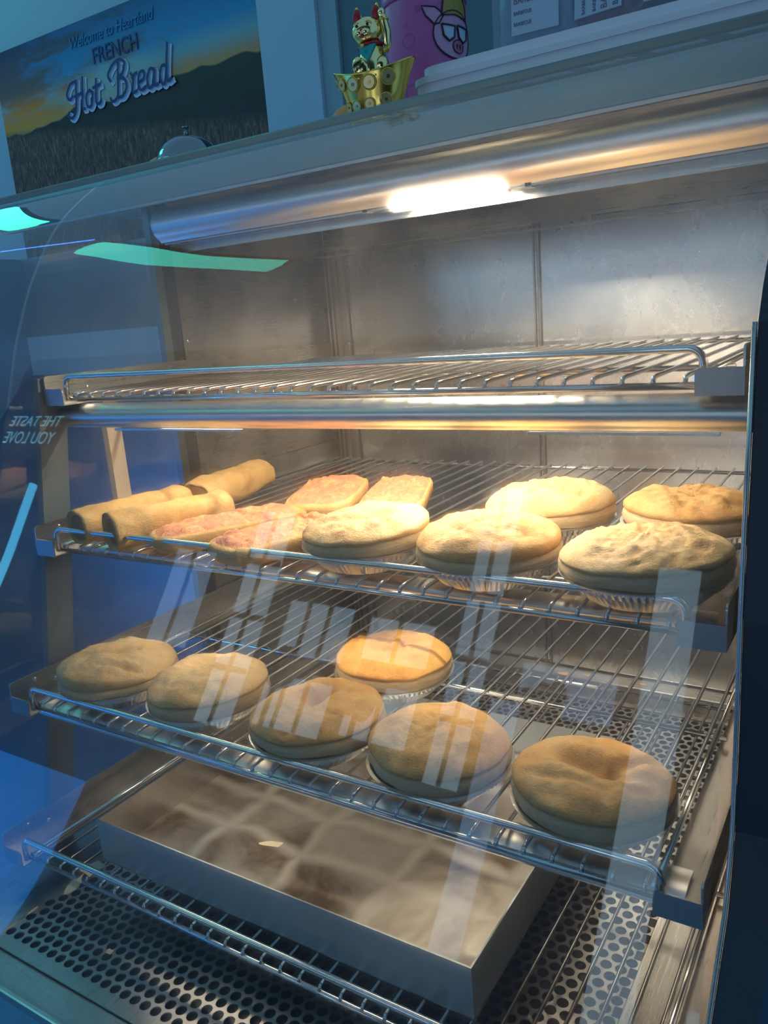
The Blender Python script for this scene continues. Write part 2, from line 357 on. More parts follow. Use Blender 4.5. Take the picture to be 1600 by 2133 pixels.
# poster on the back wall ------------------------------------------------
PX0, PX1, PZ0, PZ1 = -2.715, -1.195, .55, 1.463
def poster_mat():
    t = NT('printed wheat field poster'); tc = t.n('ShaderNodeTexCoord'); sp = t.n('ShaderNodeSeparateXYZ'); t.l(tc.outputs['Object'], sp.inputs[0])
    x, z = sp.outputs[0], sp.outputs[2]          # object origin at lower left, metres
    W, H = PX1-PX0, PZ1-PZ0
    u = t.math('DIVIDE', x, W); v = t.math('DIVIDE', z, H)
    def nz(sx, sz, sc, d=5, r=.6, di=.6):
        mp = t.n('ShaderNodeMapping'); t.l(tc.outputs['Object'], mp.inputs[0]); mp.inputs['Scale'].default_value = (sx, 1, sz)
        return t.noise(mp.outputs[0], sc, d, r, di)
    cl = nz(1.2, 4.5, 2.6)
    sky = t.ramp(v, [(.50, (.45, .36, .10)), (.68, (.50, .26, .10)), (.75, (.20, .36, .40)), (.82, (.02, .24, .46)), (1., (.005, .07, .26))])
    cloudc = t.ramp(v, [(.5, (.60, .40, .06)), (.72, (.75, .22, .03)), (.8, (.16, .10, .10)), (1., (.01, .03, .10))])
    leftw = t.math('SUBTRACT', 1.05, t.math('MULTIPLY', u, 1.15))
    cm = t.math('MULTIPLY_ADD', t.math('ADD', cl, t.math('MULTIPLY', leftw, .30)), 6., -3.7, clamp=True)
    sky = t.mix(cm, sky, cloudc)
    # pale glow behind the lettering
    du = t.math('SUBTRACT', u, .48); dv = t.math('SUBTRACT', v, .70)
    g = t.math('ADD', t.math('MULTIPLY', t.math('MULTIPLY', du, du), 22.), t.math('MULTIPLY', t.math('MULTIPLY', dv, dv), 60.))
    g = t.math('SUBTRACT', 1., g, clamp=True)
    sky = t.mix(t.math('MULTIPLY', g, .75), sky, (.34, .48, .46))
    hill = t.math('ADD', t.math('MULTIPLY_ADD', u, .03, .575), t.math('MULTIPLY', nz(2.2, .01, 1.4, 2), .12))
    hm = t.math('MULTIPLY_ADD', t.math('SUBTRACT', hill, v), 140., .5, clamp=True)
    hc = t.mix(nz(2, 7, 3, 4), (.010, .010, .012), (.038, .032, .03))
    c = t.mix(hm, sky, hc)
    fm = t.math('MULTIPLY_ADD', t.math('SUBTRACT', t.math('MULTIPLY_ADD', u, -.22, .64), v), 22., .5, clamp=True)
    fc = t.ramp(nz(14, 4, 5, 6, .75, .8), [(.35, (.03, .015, .016)), (.5, (.10, .055, .045)), (.68, (.30, .17, .12))])
    c = t.mix(fm, c, fc)
    return t.done(t.bsdf(color=c, rough=.55))
po = thing('wall_poster', 'large bakery poster of a wheat field at sunset with blue script lettering', 'poster', (PX0, 1.985, PZ0))
obj('printed_panel', B(0, PX1-PX0, 0, .012, 0, PZ1-PZ0), poster_mat(), po)
ink = plain('dark blue print', (.006, .025, .16), .5); inkw = plain('pale outline print', (.60, .68, .85), .5); inkf = plain('faint blue print', (.02, .17, .38), .5)
def stroke(name, strokes, m, parent, org, s, r, y, shear=.0, sx=1.3):
    bm = bmesh.new()
    for q_, st in enumerate(strokes):
        pts = spline([(a, b) for a, b in st], 6); yy = y-.0004*q_
        q = [Vector((org[0]+(p.x*sx+shear*p.y)*s, org[1]+p.y*s)) for p in pts]; q = [p for k, p in enumerate(q) if k == 0 or (p-q[k-1]).length > 1e-4]
        L, R = [], []
        for k, p in enumerate(q):
            d = (q[min(k+1, len(q)-1)]-q[max(k-1, 0)]).normalized(); n = Vector((-d.y, d.x))*r
            if k == 0: p = p-d*r*.7
            if k == len(q)-1: p = p+d*r*.7
            yy = y-.0030*q_/8-.00004*k
            L.append(bm.verts.new((p.x+n.x, yy, p.y+n.y))); R.append(bm.verts.new((p.x-n.x, yy, p.y-n.y)))
        for k in range(len(q)-1):
            f = bm.faces.new((R[k], R[k+1], L[k+1], L[k])); f.normal_update()
            if f.normal.y > 0: f.normal_flip()
    return obj(name, bm, m, parent)
HOT = [[(.30, .95), (.05, .90), (-.12, .62), (-.02, .42), (.12, .50)], [(.30, .97), (.27, .5), (.22, .05), (.05, -.18), (-.10, -.10), (-.08, .02)], [(.58, 1.0), (.54, .5), (.50, .05), (.60, .0)], [(.20, .48), (.52, .52)],
       [(.84, .52), (.70, .40), (.70, .08), (.84, 0), (.95, .2), (.93, .45), (.82, .54), (.98, .42)], [(1.14, .80), (1.10, .4), (1.10, .06), (1.24, .02), (1.30, .12)], [(1.00, .56), (1.28, .60)]]
BREAD = [[(.28, 1.0), (.25, .5), (.20, .05), (.02, -.05), (-.06, .06)], [(-.02, .55), (-.10, .75), (.10, 1.0), (.36, 1.08), (.52, .92), (.42, .66), (.24, .58), (.48, .50), (.56, .24), (.40, .02), (.20, .02)],
         [(.72, .58), (.80, .40), (.76, .04), (.90, .04)], [(.76, .44), (.84, .52), (.94, .54)],
         [(1.02, .26), (1.18, .34), (1.18, .52), (1.04, .50), (.98, .22), (1.06, .02), (1.24, .06)],
         [(1.54, .48), (1.40, .52), (1.30, .28), (1.34, .02), (1.48, .08), (1.56, .5), (1.54, .06), (1.66, .04)],
         [(1.96, .46), (1.82, .50), (1.74, .26), (1.80, .02), (1.92, .10), (2.04, 1.1), (1.98, .5), (1.98, .06), (2.12, .08)]]
L0 = (PX0, PZ0)
def plc(x, z): return (x-L0[0], z-L0[1])
for nm, m, r, y in (('lettering_outline', inkw, .0105, -.002), ('lettering', ink, .0058, -.009)):
    dx, dz = (.006, -.008) if m is inkw else (0, 0)
    a = plc(PX0+.475+dx, 1.140+dz); stroke(nm, HOT, m, po, a, .116, r, y, .12)
    a = plc(PX0+.735+dx, 1.140+dz); stroke(nm, BREAD, m, po, a, .124, r, y, .12)
text('lettering', 'FRENCH', .085, ink, po, (*[plc(-2.07, 0)[0]], -.003, plc(0, 1.29)[1]), sx=.85)
text('lettering', 'Welcome to Heartland', .062, inkf, po, (plc(-2.2, 0)[0], -.003, plc(0, 1.372)[1]), sx=.85, shear=.25)

# ------------------------------------------------------------------ food warmer cabinet
cab = thing('food_warmer', 'stainless heated pie display cabinet with curved front glass and open wire shelves', 'food warmer', (0, 0, 0))
cab['kind'] = 'object'
del cab['kind']
PROF = [(-.250, -.42), (-.180, -.33), (-.105, -.157), (-.044, 0), (.010, .156), (.03, .21), (.06, .27), (.105, .33), (.165, .375), (.199, .39)]
SP = spline(PROF, 8)
bm = bmesh.new(); xs = (-.255, .709)
rows = [[bm.verts.new((x, p.x, p.y)) for x in xs] for p in SP]
for a, b in zip(rows, rows[1:]): bm.faces.new((a[0], a[1], b[1], b[0])).smooth = True
bmesh.ops.recalc_face_normals(bm, faces=bm.faces[:])
if sum(f.normal.y for f in bm.faces) > 0: bmesh.ops.reverse_faces(bm, faces=bm.faces[:])
g = obj('front_glass', bm, M['glass'], cab)
sm = g.modifiers.new('thickness', 'SOLIDIFY'); sm.thickness = .005; sm.offset = -1; sm.use_rim = False
# side glass, left
poly = [(p.x+.004, p.y) for p in SP if p.y > -.36]+[(.226, .39), (.226, -.36)]
obj('side_glass', prism(bmesh.new(), poly, -.0225, -.0175), M['side_glass'], cab)
# header and top
obj('header', bev(B(-.26, .80, .200, .218, .353, .3975), .002), M['header'], cab)
obj('header_trim', B(-.26, .80, .1985, .2, .3505, .3535), M['steel_x'], cab)
obj('top_panel', B(-.26, .80, .218, .62, .386, .397), M['steel_x'], cab)
# upper lamp hood
def arc(cy, cz, ry, rz, a0, a1, n=18): return [(cy+ry*math.cos(math.radians(a0+(a1-a0)*i/n)), cz+rz*math.sin(math.radians(a0+(a1-a0)*i/n))) for i in range(n+1)]
hp = obj('lamp_hood', sheet(bmesh.new(), arc(.240, .332, .024, .021, 75, 236)+[(.229, .3115)], .012, .80), M['hood'], cab, True)
bm = bmesh.new(); box(bm, .012, .80, .246, .262, .310, .3135); box(bm, .012, .80, .2345, .2375, .3095, .3125); box(bm, .012, .80, .262, .264, .3015, .353); obj('hood_lip', bm, M['steel_x'], hp)  # tall rear skirt added to keep the lamp's reflection off the doors
obj('hood_end_cap', prism(bmesh.new(), arc(.240, .332, .024, .021, 75, 250), .0105, .012), M['steel_dark'], hp)
obj('heat_lamp', T([(.345, .2405, .3135), (.452, .2405, .3135)], .0042, 12), M['lamp'], hp, True)
for x in (.305, .338, .459, .484):
    bm = bmesh.new(); box(bm, x-.003, x+.003, .2345, .2465, .3085, .320); obj('lamp_holder', bm, M['steel_y'], hp)
area('heat_lamp_light', (.40, .2405, .3075), (.40, .235, 0), .115, .01, 4.0, (1, .82, .60)).parent = hp

# lamp hood under the top shelf
h2 = obj('lamp_hood', sheet(bmesh.new(), arc(.072, .1245, .019, .0125, 80, 238)+[(.064, .112)], -.004, .700), M['hood'], cab, True)
for (a, b) in ((.075, .255), (.545, .682)):
    obj('hood_lip', B(a, b, .0655, .069, .1085, .1105), M['steel_x'], h2)
for (a, b) in ((.14, .26), (.40, .52)):
    obj('heat_lamp', T([(a, .0735, .117), (b, .0735, .117)], .003, 10), M['lamp_low'], h2, True)
for xx, pw in ((.18, .18), (.50, .56)):
    area('heat_lamp_light', (xx, .075, .111), (xx, .10, 0), .24, .012, pw, (1, .80, .56)).parent = h2
bm = bmesh.new(); box(bm, .700, .712, .060, .085, .112, .128); box(bm, .703, .711, .05, .085, .132, .142); obj('hood_bracket', bm, M['dark'], h2)
# reflector under the third shelf
h3 = obj('lamp_hood', sheet(bmesh.new(), arc(-.026, -.1785, .021, .0085, 60, 215), .02, .685), M['hood'], cab, True)

h4 = obj('lamp_hood', sheet(bmesh.new(), arc(.050, -.0185, .014, .0055, 60, 215), .02, .685), M['hood'], cab, True)  # hood and lamps added under the second shelf to brighten the pies below
for (a, b) in ((.10, .30), (.42, .62)):
    obj('heat_lamp', T([(a, .050, -.0200), (b, .050, -.0200)], .0022, 10), M['lamp_fill'], h4, True)
for xx in (.20, .52):
    area('heat_lamp_light', (xx, .050, -.0255), (xx, .07, -.2), .28, .012, .23, (1, .84, .64)).parent = h4
for (a, b) in ((.14, .30), (.40, .56)):  # fill lamps added under the third shelf to brighten the baking tray
    obj('heat_lamp', T([(a, -.028, -.1785), (b, -.028, -.1785)], .003, 10), M['lamp_fill'], h3, True)
    area('heat_lamp_light', ((a+b)/2, -.026, -.1845), ((a+b)/2, .10, -.32), .20, .014, .20, (1, .84, .64)).parent = h3
# back: frame, sliding doors
BY = .583
bf_ = bmesh.new(); box(bf_, -.004, .036, BY+.004, BY+.010, -.36, .386); box(bf_, .70, .78, BY+.004, BY+.010, -.36, .386); box(bf_, -.004, .78, BY+.004, BY+.010, .316, .386); box(bf_, -.004, .78, BY+.004, BY+.010, -.42, -.328)
obj('back_frame', bf_, M['steel_x'], cab)
bm = bmesh.new(); box(bm, -.004, .78, BY-.004, BY+.003, .310, .3165); box(bm, -.004, .78, BY-.012, BY-.009, .300, .303); obj('door_track', bm, M['steel_x'], cab)
bm = bmesh.new()
for x in (.0, .009, .020, .034): box(bm, x, x+.0025, BY-.006, BY+.004, -.328, .312)
box(bm, .003, .036, BY, BY+.004, -.328, .312); obj('door_jamb', bm, M['steel_dark'], cab)
for (x0, x1, y) in ((.038, .364, BY+.002), (.356, .700, BY-.004)):
    d = obj('sliding_door', bev(B(x0, x1, y, y+.004, -.328, .312), .0012), M['door'], cab)
    xe = x1 if x0 < .1 else x0
    bm = bmesh.new(); box(bm, xe-.006, xe-.0035, y-.004, y, -.326, .310); box(bm, xe+.001, xe+.0035, y-.004, y, -.326, .310)
    obj('door_edge', bm, M['steel_dark'], d)
obj('rear_ledge', bev(B(.0, .70, .545, .583, -.372, -.330), .003), M['steel_x'], cab)
# left side, rear half, with post
obj('side_panel', B(-.008, -.004, .262, .586, -.36, .386), M['steel_y'], cab)
bm = bmesh.new(); box(bm, -.012, -.002, .226, .238, -.36, .386); obj('side_post', bm, M['header'], cab)
bm = bmesh.new(); box(bm, -.013, -.003, .238, .256, -.36, .386); obj('side_post', bm, M['dark'], cab)
bm = bmesh.new(); box(bm, -.012, .0, .256, .263, -.36, .386); obj('side_post', bm, M['steel_y'], cab)
for (y, z) in ((.268, .193), (.50, .24), (.45, -.1)):
    bm = bmesh.new(); ball(bm, (-.004, y, z), .0028, (.5, 1, 1)); obj('rivet', bm, M['rivet'], cab)
# uprights on the left that carry the shelves
bm = bmesh.new(); prism(bm, [(.039, .168), (.074, .168), (.048, 0), (.020, -.165), (-.02, -.36), (-.052, -.36), (-.014, -.165), (.014, 0)], -.013, -.0035); obj('shelf_upright', bm, plain('dull slate upright', (.09, .115, .13), .5), cab)
obj('shelf_upright', B(-.012, -.003, .118, .139, -.02, .14), plain('warm beige painted bar', (.50, .40, .30), .5), cab)
# right end panel
poly = [(-.034, .186), (-.050, .078), (-.056, .026), (-.060, -.048), (-.064, -.10), (-.082, -.142), (-.128, -.178), (-.165, -.25), (-.20, -.42), (.60, -.42), (.60, .386), (.21, .386), (.11, .34), (.05, .27), (-.02, .205)]
obj('end_panel', prism(bmesh.new(), poly, .717, .740), M['navy'], cab)
bm = bmesh.new()
tube(bm, [(.7155, a-.001, b) for a, b in poly[0:9]], .0015, 6); obj('end_panel_trim', bm, M['steel_y'], cab)
# base: floor pan with opening, perforated plate, cavity
PXA, PXB, PYA, PYB, PZ = .060, .622, -.153, .541, -.360
bm = bmesh.new()
box(bm, -.016, PXA, -.166, .583, PZ-.004, PZ+.0012); box(bm, PXB, .716, -.166, .583, PZ-.004, PZ+.0012); box(bm, PXA, PXB, -.166, PYA, PZ-.004, PZ+.0012); box(bm, PXA, PXB, PYB, .583, PZ-.004, PZ+.0012)
obj('base_pan', bm, M['steel_y'], cab)
obj('front_sill', bev(B(-.255, .716, -.1985, -.1665, PZ-.010, PZ-.001), .002), M['steel_x'], cab)
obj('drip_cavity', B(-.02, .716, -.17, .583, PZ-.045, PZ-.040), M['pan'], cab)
# perforated plate with real holes, staggered rows
def perforated():
    bm = bmesh.new(); px, R = .0129, .0051; py = px*.866; nx = int((PXB-PXA)/px); ny = int((PYB-PYA)/py)
    for j in range(ny):
        y0, y1 = PYA+j*py, PYA+(j+1)*py; sh = px/2 if j % 2 else 0
        for i in range(nx):
            x0 = PXA+i*px+sh; x1 = x0+px
            if x1 > PXB+.001: continue
            cx, cy = (x0+x1)/2, (y0+y1)/2
            n = 12; outer = []; inner = []
            for k in range(n):
                a = 2*PI*k/n+PI/12*1; c, s = math.cos(a), math.sin(a)
                m = min((px/2)/max(abs(c), 1e-6), (py/2)/max(abs(s), 1e-6))
                outer.append((cx+c*m, cy+s*m)); inner.append((cx+c*R, cy+s*R))
            vo = [bm.verts.new((*p, PZ)) for p in outer]; vi = [bm.verts.new((*p, PZ)) for p in inner]; vd = [bm.verts.new((*p, PZ-.0014)) for p in inner]
            for k in range(n):
                q = (k+1) % n
                bm.faces.new((vo[k], vo[q], vi[q], vi[k])); bm.faces.new((vi[k], vi[q], vd[q], vd[k]))
            for (sx, sy) in ((1, 1), (-1, 1), (-1, -1), (1, -1)):   # corner fillers
                cxn, cyn = cx+sx*px/2, cy+sy*py/2
                near = sorted(range(n), key=lambda k: (outer[k][0]-cxn)**2+(outer[k][1]-cyn)**2)[:2]
                if abs(near[0]-near[1]) in (1, n-1):
                    f = bm.faces.new((vo[near[0]], bm.verts.new((cxn, cyn, PZ)), vo[near[1]]))
                    f.normal_update()
                    if f.normal.z < 0: f.normal_flip()
        # filler strip at the staggered end
        if sh:
            bm.faces.new([bm.verts.new(p) for p in ((PXA, y0, PZ), (PXA+sh, y0, PZ), (PXA+sh, y1, PZ), (PXA, y1, PZ))])
    return bm
obj('perforated_plate', perforated(), M['perf'], cab)

# space seen through the left side glass: the neighbouring display bay
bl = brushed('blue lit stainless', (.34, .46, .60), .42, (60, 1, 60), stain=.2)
def bp(n, b, m): return obj(n, B(*[v-.3 if q < 2 else (v+.2 if q < 4 else v-.46) for q, v in enumerate(b)]), m, cab)
bp('bay_floor', (-.5, .262, -.40, .4, -.006, 0), bl)
bp('bay_back_panel', (-.5, .262, .4, .404, 0, .84), brushed('slate stainless', (.42, .47, .52), .5, (30, 1, 1), stain=.2))
bp('bay_far_panel', (-.504, -.5, -.40, .404, 0, .84), bl)
bp('bay_rail', (-.5, .262, .385, .4, .60, .68), plain('pale rail', (.5, .62, .70), .5))
bp('bay_post', (.20, .24, .30, .33, 0, .84), plain('grey teal post', (.16, .26, .30), .5))
obj('bay_fill_light', T([(-.74, .08, -.42), (-.74, .08, -.18)], .010, 8), emit('added blue fill glow', (.03, .34, 1.), 34), cab)  # out-of-view lamp added to turn the bay blue

# ------------------------------------------------------------------ wire shelves
def shelf(y, z, label):
    t = thing('wire_shelf', label, 'shelf', (0, y, z), group=None)
    Y1 = .513-y
    bm = bmesh.new()
    for i in range(31):
        x = .0382+.0208*i
        tube(bm, [(x, Y1+.004, -.006), (x, .020, -.006), (x, .011, -.0068), (x, .009, -.011)], .00165, 6)
    obj('wire_bars', bm, M['rod'], t)
    obj('front_rod', T([(.028, .010, -.0125), (.672, .010, -.0125)], .0026, 8), M['rod'], t)
    obj('cross_rod', T([(.024, .160-y, -.0100), (.676, .160-y, -.0100)], .0024, 8), M['rod'], t)
    obj('cross_rod', T([(.024, Y1, -.0100), (.676, Y1, -.0100)], .0024, 8), M['rod'], t)
    for xe in (.032, .668): obj('edge_rod', T([(xe, .010, -.008), (xe, Y1+.004, -.008)], .0024, 8), M['rod'], t)
    pts = [(.0285, .006, -.013)]
    for k in range(6): a = PI-k/5*PI/2; pts.append((.0385+.010*math.cos(a), .006, .002+.010*math.sin(a)))
    for k in range(6): a = PI/2-k/5*PI/2; pts.append((.664+.010*math.cos(a), .006, .002+.010*math.sin(a)))
    pts.append((.674, .006, -.013))
    obj('guard_rail', T(pts, .0029, 10), M['rod'], t, False)
    for s in (0, 1):
        X = lambda v: v if s == 0 else .7-v
        pl = rounded(0, BY-.006-y, -.018, .0135, .004, (0, 0, 0, 1))
        xx = sorted((X(0), X(.0014)))
        f = obj('side_flange', prism(bmesh.new(), pl, xx[0], xx[1]), M['steel_y'], t)
        cpo = [(X(a), b) for a, b in rounded(0.0, .030, -.018, 0, .004, (0, 0, 1, 0))]
        bm = bmesh.new(); prism(bm, cpo, -.0012, 0, 'y'); obj('end_cap', bm, M['cap'], f)
        xx = sorted((X(.0014), X(.030)))
        obj('support_lip', B(xx[0], xx[1], .0, BY-.01-y, -.018, -.0168), M['steel_y'], f)
        for yy in (.030, .042+.012):
            bm = bmesh.new(); ball(bm, (X(.0016), yy, .0065 if yy < .04 else -.003), .0024, (.5, 1, 1), None, 12, 8); obj('rivet', bm, M['rivet'], f)
    return t
ZS = {'T': (.0429, .1564), 'M': (0, 0), 'L': (-.0623, -.157), 'B': (-.1024, -.3124)}
shelf(*ZS['T'], 'empty top wire shelf just below the glowing lamp')
shelf(*ZS['M'], 'wire shelf holding sausage rolls, ham and cheese slices and five pies')
shelf(*ZS['L'], 'wire shelf holding six pies, second from the bottom')
shelf(*ZS['B'], 'lowest wire shelf carrying the large empty baking tray')

# ------------------------------------------------------------------ pies
def fbm(p, s, seed, o=4):
    return noise.fractal(Vector((p[0]*s+seed*7.3, p[1]*s-seed*3.1, (p[2] if len(p) > 2 else 0)*s+seed)), 1., 2., o)
def pie(x, y, z, R, H, seed, label, top, dent=None, lift=0., rough=1.):
    t = thing('meat_pie', label, 'pie', (x, y, z), group='round meat pies in foil tins')
    # tin
    bm = bmesh.new(); n = 144; rings = []
    for (r, zz, fl) in ((.70*R, .0, 0), (.72*R, .0006, .2), (.96*R, .0165, 1), (.975*R, .0175, .3), (1.015*R, .0178, 0), (1.02*R, .0188, 0), (.97*R, .0190, 0), (.93*R, .012, .5)):
        rings.append([bm.verts.new(((r+fl*.0011*math.cos(k*PI))*math.cos(2*PI*k/n), (r+fl*.0011*math.cos(k*PI))*math.sin(2*PI*k/n), zz)) for k in range(n)])
    for A, Bq in zip(rings, rings[1:]):
        for k in range(n): bm.faces.new((A[k], A[(k+1) % n], Bq[(k+1) % n], Bq[k]))
    bm.faces.new(rings[0][::-1])
    obj('foil_tin', bm, M['foil'], t)
    rnd = random.Random(seed); ph = rnd.random()*6
    def seam(a): return .0285+.0028*math.sin(a*1+ph)+.002*fbm((math.cos(a), math.sin(a)), 1.6, seed)
    def rw(a): return R*(1+.018*math.sin(2*a+ph)+.03*fbm((math.cos(a), math.sin(a)), 1.3, seed+5))
    n = 96
    # side crust
    bm = bmesh.new(); rings = []
    prof = [(.78, .010), (.90, .0160), (.965, .0185), (1.0, .0215), (1.005, .0245), (.99, .0275), (.955, .0295), (.90, .0300)]
    for j, (rf, zz) in enumerate(prof):
        ring = []
        for k in range(n):
            a = 2*PI*k/n; r = rw(a)*rf; s = (seam(a)-.0285)*j/7
            d = .0009*fbm((math.cos(a)*3, math.sin(a)*3, j*.5), 2.4, seed+9)
            ring.append(bm.verts.new(((r+d)*math.cos(a), (r+d)*math.sin(a), zz+s)))
        rings.append(ring)
    for A, Bq in zip(rings, rings[1:]):
        for k in range(n): bm.faces.new((A[k], A[(k+1) % n], Bq[(k+1) % n], Bq[k])).smooth = True
    bm.faces.new(rings[0][::-1]); bm.faces.new(rings[-1])
    obj('side_crust', bm, M['crust_side'], t)
    # lid
    bm = bmesh.new(); rings = []; nr = 26
    for (rf, dz) in ((.90, -.001), (.965, -.0008), (.992, .0012)):
        rings.append([bm.verts.new((rw(2*PI*k/n)*rf*math.cos(2*PI*k/n), rw(2*PI*k/n)*rf*math.sin(2*PI*k/n), seam(2*PI*k/n)+.0012+dz)) for k in range(n)])
    for j in range(nr):
        q = 1-j/nr; ring = []
        for k in range(n):
            a = 2*PI*k/n; base = seam(a)+.0035
            rr = rw(a)*.985*q; X, Y = rr*math.cos(a), rr*math.sin(a)
            dome = (H-.0315)*(1-q**3.4)**.8
            w = min(1, (1-q)*5)
            zz = .0325*(1-q**2)+base*q**2+dome
            zz += w*(.0034*fbm((X, Y), 42, seed)+.0016*rough*fbm((X, Y), 120, seed+3)+.0008*rough*abs(fbm((X, Y), 330, seed+4)))
            zz += lift*max(0, math.cos(a-ph))*q*.004
            if dent:
                for (dx, dy, ang, ln, wd, dp) in dent:
                    ux = (X-dx)*math.cos(ang)+(Y-dy)*math.sin(ang); uy = -(X-dx)*math.sin(ang)+(Y-dy)*math.cos(ang)
                    uy += .10*ux*math.sin(ux*90)
                    zz -= dp*math.exp(-(ux/ln)**2-(uy/wd)**2)
            ring.append(bm.verts.new((X, Y, zz)))
        rings.append(ring)
    for A, Bq in zip(rings, rings[1:]):
        for k in range(n): bm.faces.new((A[k], A[(k+1) % n], Bq[(k+1) % n], Bq[k])).smooth = True
    c = bm.verts.new((0, 0, sum(v.co.z for v in rings[-1])/n))
    for k in range(n): bm.faces.new((rings[-1][k], rings[-1][(k+1) % n], c)).smooth = True
    bm.faces.new(rings[0][::-1])
    obj('pastry_lid', bm, M[top], t)
    return t
zM, zL = -.0042, -.1612
pie(.3932, .0578, zM, .0560, .0430, 1, 'pale topped pie on the second shelf, touching the ham and cheese slices', 'crust_pale', [(.01, -.005, .5, .034, .005, .007)], 1)
pie(.5121, .0559, zM, .0575, .0460, 2, 'golden domed pie in the front row of the second shelf, middle of the three', 'crust_gold', [(.0, .0, 1.0, .034, .003, .005), (.01, -.02, .1, .03, .004, .004)], 1)
pie(.6346, .0560, zM, .0600, .0420, 3, 'rough white floury pie at the front right corner of the second shelf', 'crust_pale', None, 0, 1.5)
pie(.5153, .1831, zM, .0580, .0460, 4, 'light golden pie in the back row of the second shelf behind the domed one', 'crust_pale', [(.005, .0, 1.2, .010, .003, .003)], .5)
pie(.6398, .1960, zM, .0600, .0420, 5, 'pie with browned bubbled centre at the back right of the second shelf', 'crust_gold', [(.0, .01, .1, .02, .006, .002)], .5, 1.0)
pie(.1006, .0022, zL, .0606, .0430, 6, 'lopsided pie with torn top at the left end of the lower pie shelf', 'crust_pale', [(-.01, .004, .7, .028, .005, .012), (.03, -.018, .4, .022, .005, .008)], 1.8)
pie(.2239, .0085, zL, .0597, .0450, 7, 'smooth tan pie, second from the left on the lower pie shelf', 'crust_pale', None, .6, .6)
pie(.3636, .0004, zL, .0596, .0450, 8, 'pie with a deep folded dimple in its centre on the lower pie shelf', 'crust_gold', [(.0, .014, 1.35, .022, .007, .014), (-.008, .004, 0, .014, .010, .008)], .4, .6)
pie(.4865, -.0003, zL, .0585, .0480, 9, 'tall golden brown domed pie, middle front of the lower pie shelf', 'crust_gold', [(.0, -.006, 1.3, .018, .003, .006), (.03, .02, .8, .02, .004, .004)], .8, .5)
pie(.6118, .0008, zL, .0585, .0440, 10, 'large pie with a long sunken crease at the right end of the lower pie shelf', 'crust_gold', [(.0, .002, -.15, .032, .008, .015), (.024, .016, .8, .020, .006, .010), (-.01, -.026, .1, .03, .004, .004)], .8, .4)
pie(.3650, .1290, zL, .0599, .0445, 11, 'bright orange glazed pie standing alone in the back row of the lower pie shelf', 'crust_orange', [(.0, -.01, .2, .018, .006, .009), (.015, .015, 1.2, .02, .004, .005)], .5, 1.2)

# ------------------------------------------------------------------ sausage rolls
def sroll(a, b, label, seed, w=.0215, h=.039):
    a, b = Vector((*a, zM)), Vector((*b, zM)); d = b-a; L = d.length
    t = thing('sausage_roll', label, 'sausage roll', tuple(a), math.atan2(d.y, d.x), 'sausage rolls')
    bm = bmesh.new(); n = 48; m = 44; rings = []
    def sec(k, s, sc=1.):
        th = 2*PI*k/n; c, q = math.cos(th), math.sin(th)
        yy = w*abs(c)**.85*(1 if c > 0 else -1)*sc; zz = h/2+h/2*(abs(q)**.8*(1 if q > 0 else -1))*sc
        if q < 0: zz = max(zz, h/2-(h/2)*sc)
        return yy, zz
    for j in range(m+1):
        s = j/m; X = s*L; sc = 1-.10*max(0, 1-s*16)**2-.10*max(0, 1-(1-s)*16)**2
        ring = []
        for k in range(n):
            yy, zz = sec(k, s, sc); dd = .0034*fbm((X, yy, zz), 24, seed)+.0008*fbm((X, yy, zz), 90, seed+2)
            r = Vector((0, yy, zz-h/2)).normalized()*dd
            ring.append(bm.verts.new((X, yy+r.y, max(zz+r.z, 0.0002))))
        rings.append(ring)
    for A, Bq in zip(rings, rings[1:]):
        for k in range(n): bm.faces.new((A[k], A[(k+1) % n], Bq[(k+1) % n], Bq[k])).smooth = True
    for e, (ring, X) in enumerate(((rings[0], .004), (rings[-1], L-.004))):     # recessed pastry edge
        inn = [bm.verts.new((X, v.co.y*.80, h/2+(v.co.z-h/2)*.80)) for v in ring]
        for k in range(n): bm.faces.new((ring[k], ring[(k+1) % n], inn[(k+1) % n], inn[k]))
        bm.faces.new(inn)
    bmesh.ops.recalc_face_normals(bm, faces=bm.faces[:])
    obj('pastry', bm, M['roll'], t)
    for X in (.0035, L-.0035):
        bm = bmesh.new(); ball(bm, (X, 0, h/2), 1, (.0022, w*.74, h*.36), None, 24, 12); obj('filling', bm, M['meat'], t)
    return t
sroll((.066, .004), (.092, .135), 'sausage roll at the front left corner of the shelf, leftmost of the three', 1)
sroll((.119, .004), (.166, .125), 'sausage roll lying in the middle, nearest the ham and cheese slices', 2)
sroll((.092, .152), (.070, .300), 'sausage roll lying behind the other two with its far end shaded', 3)

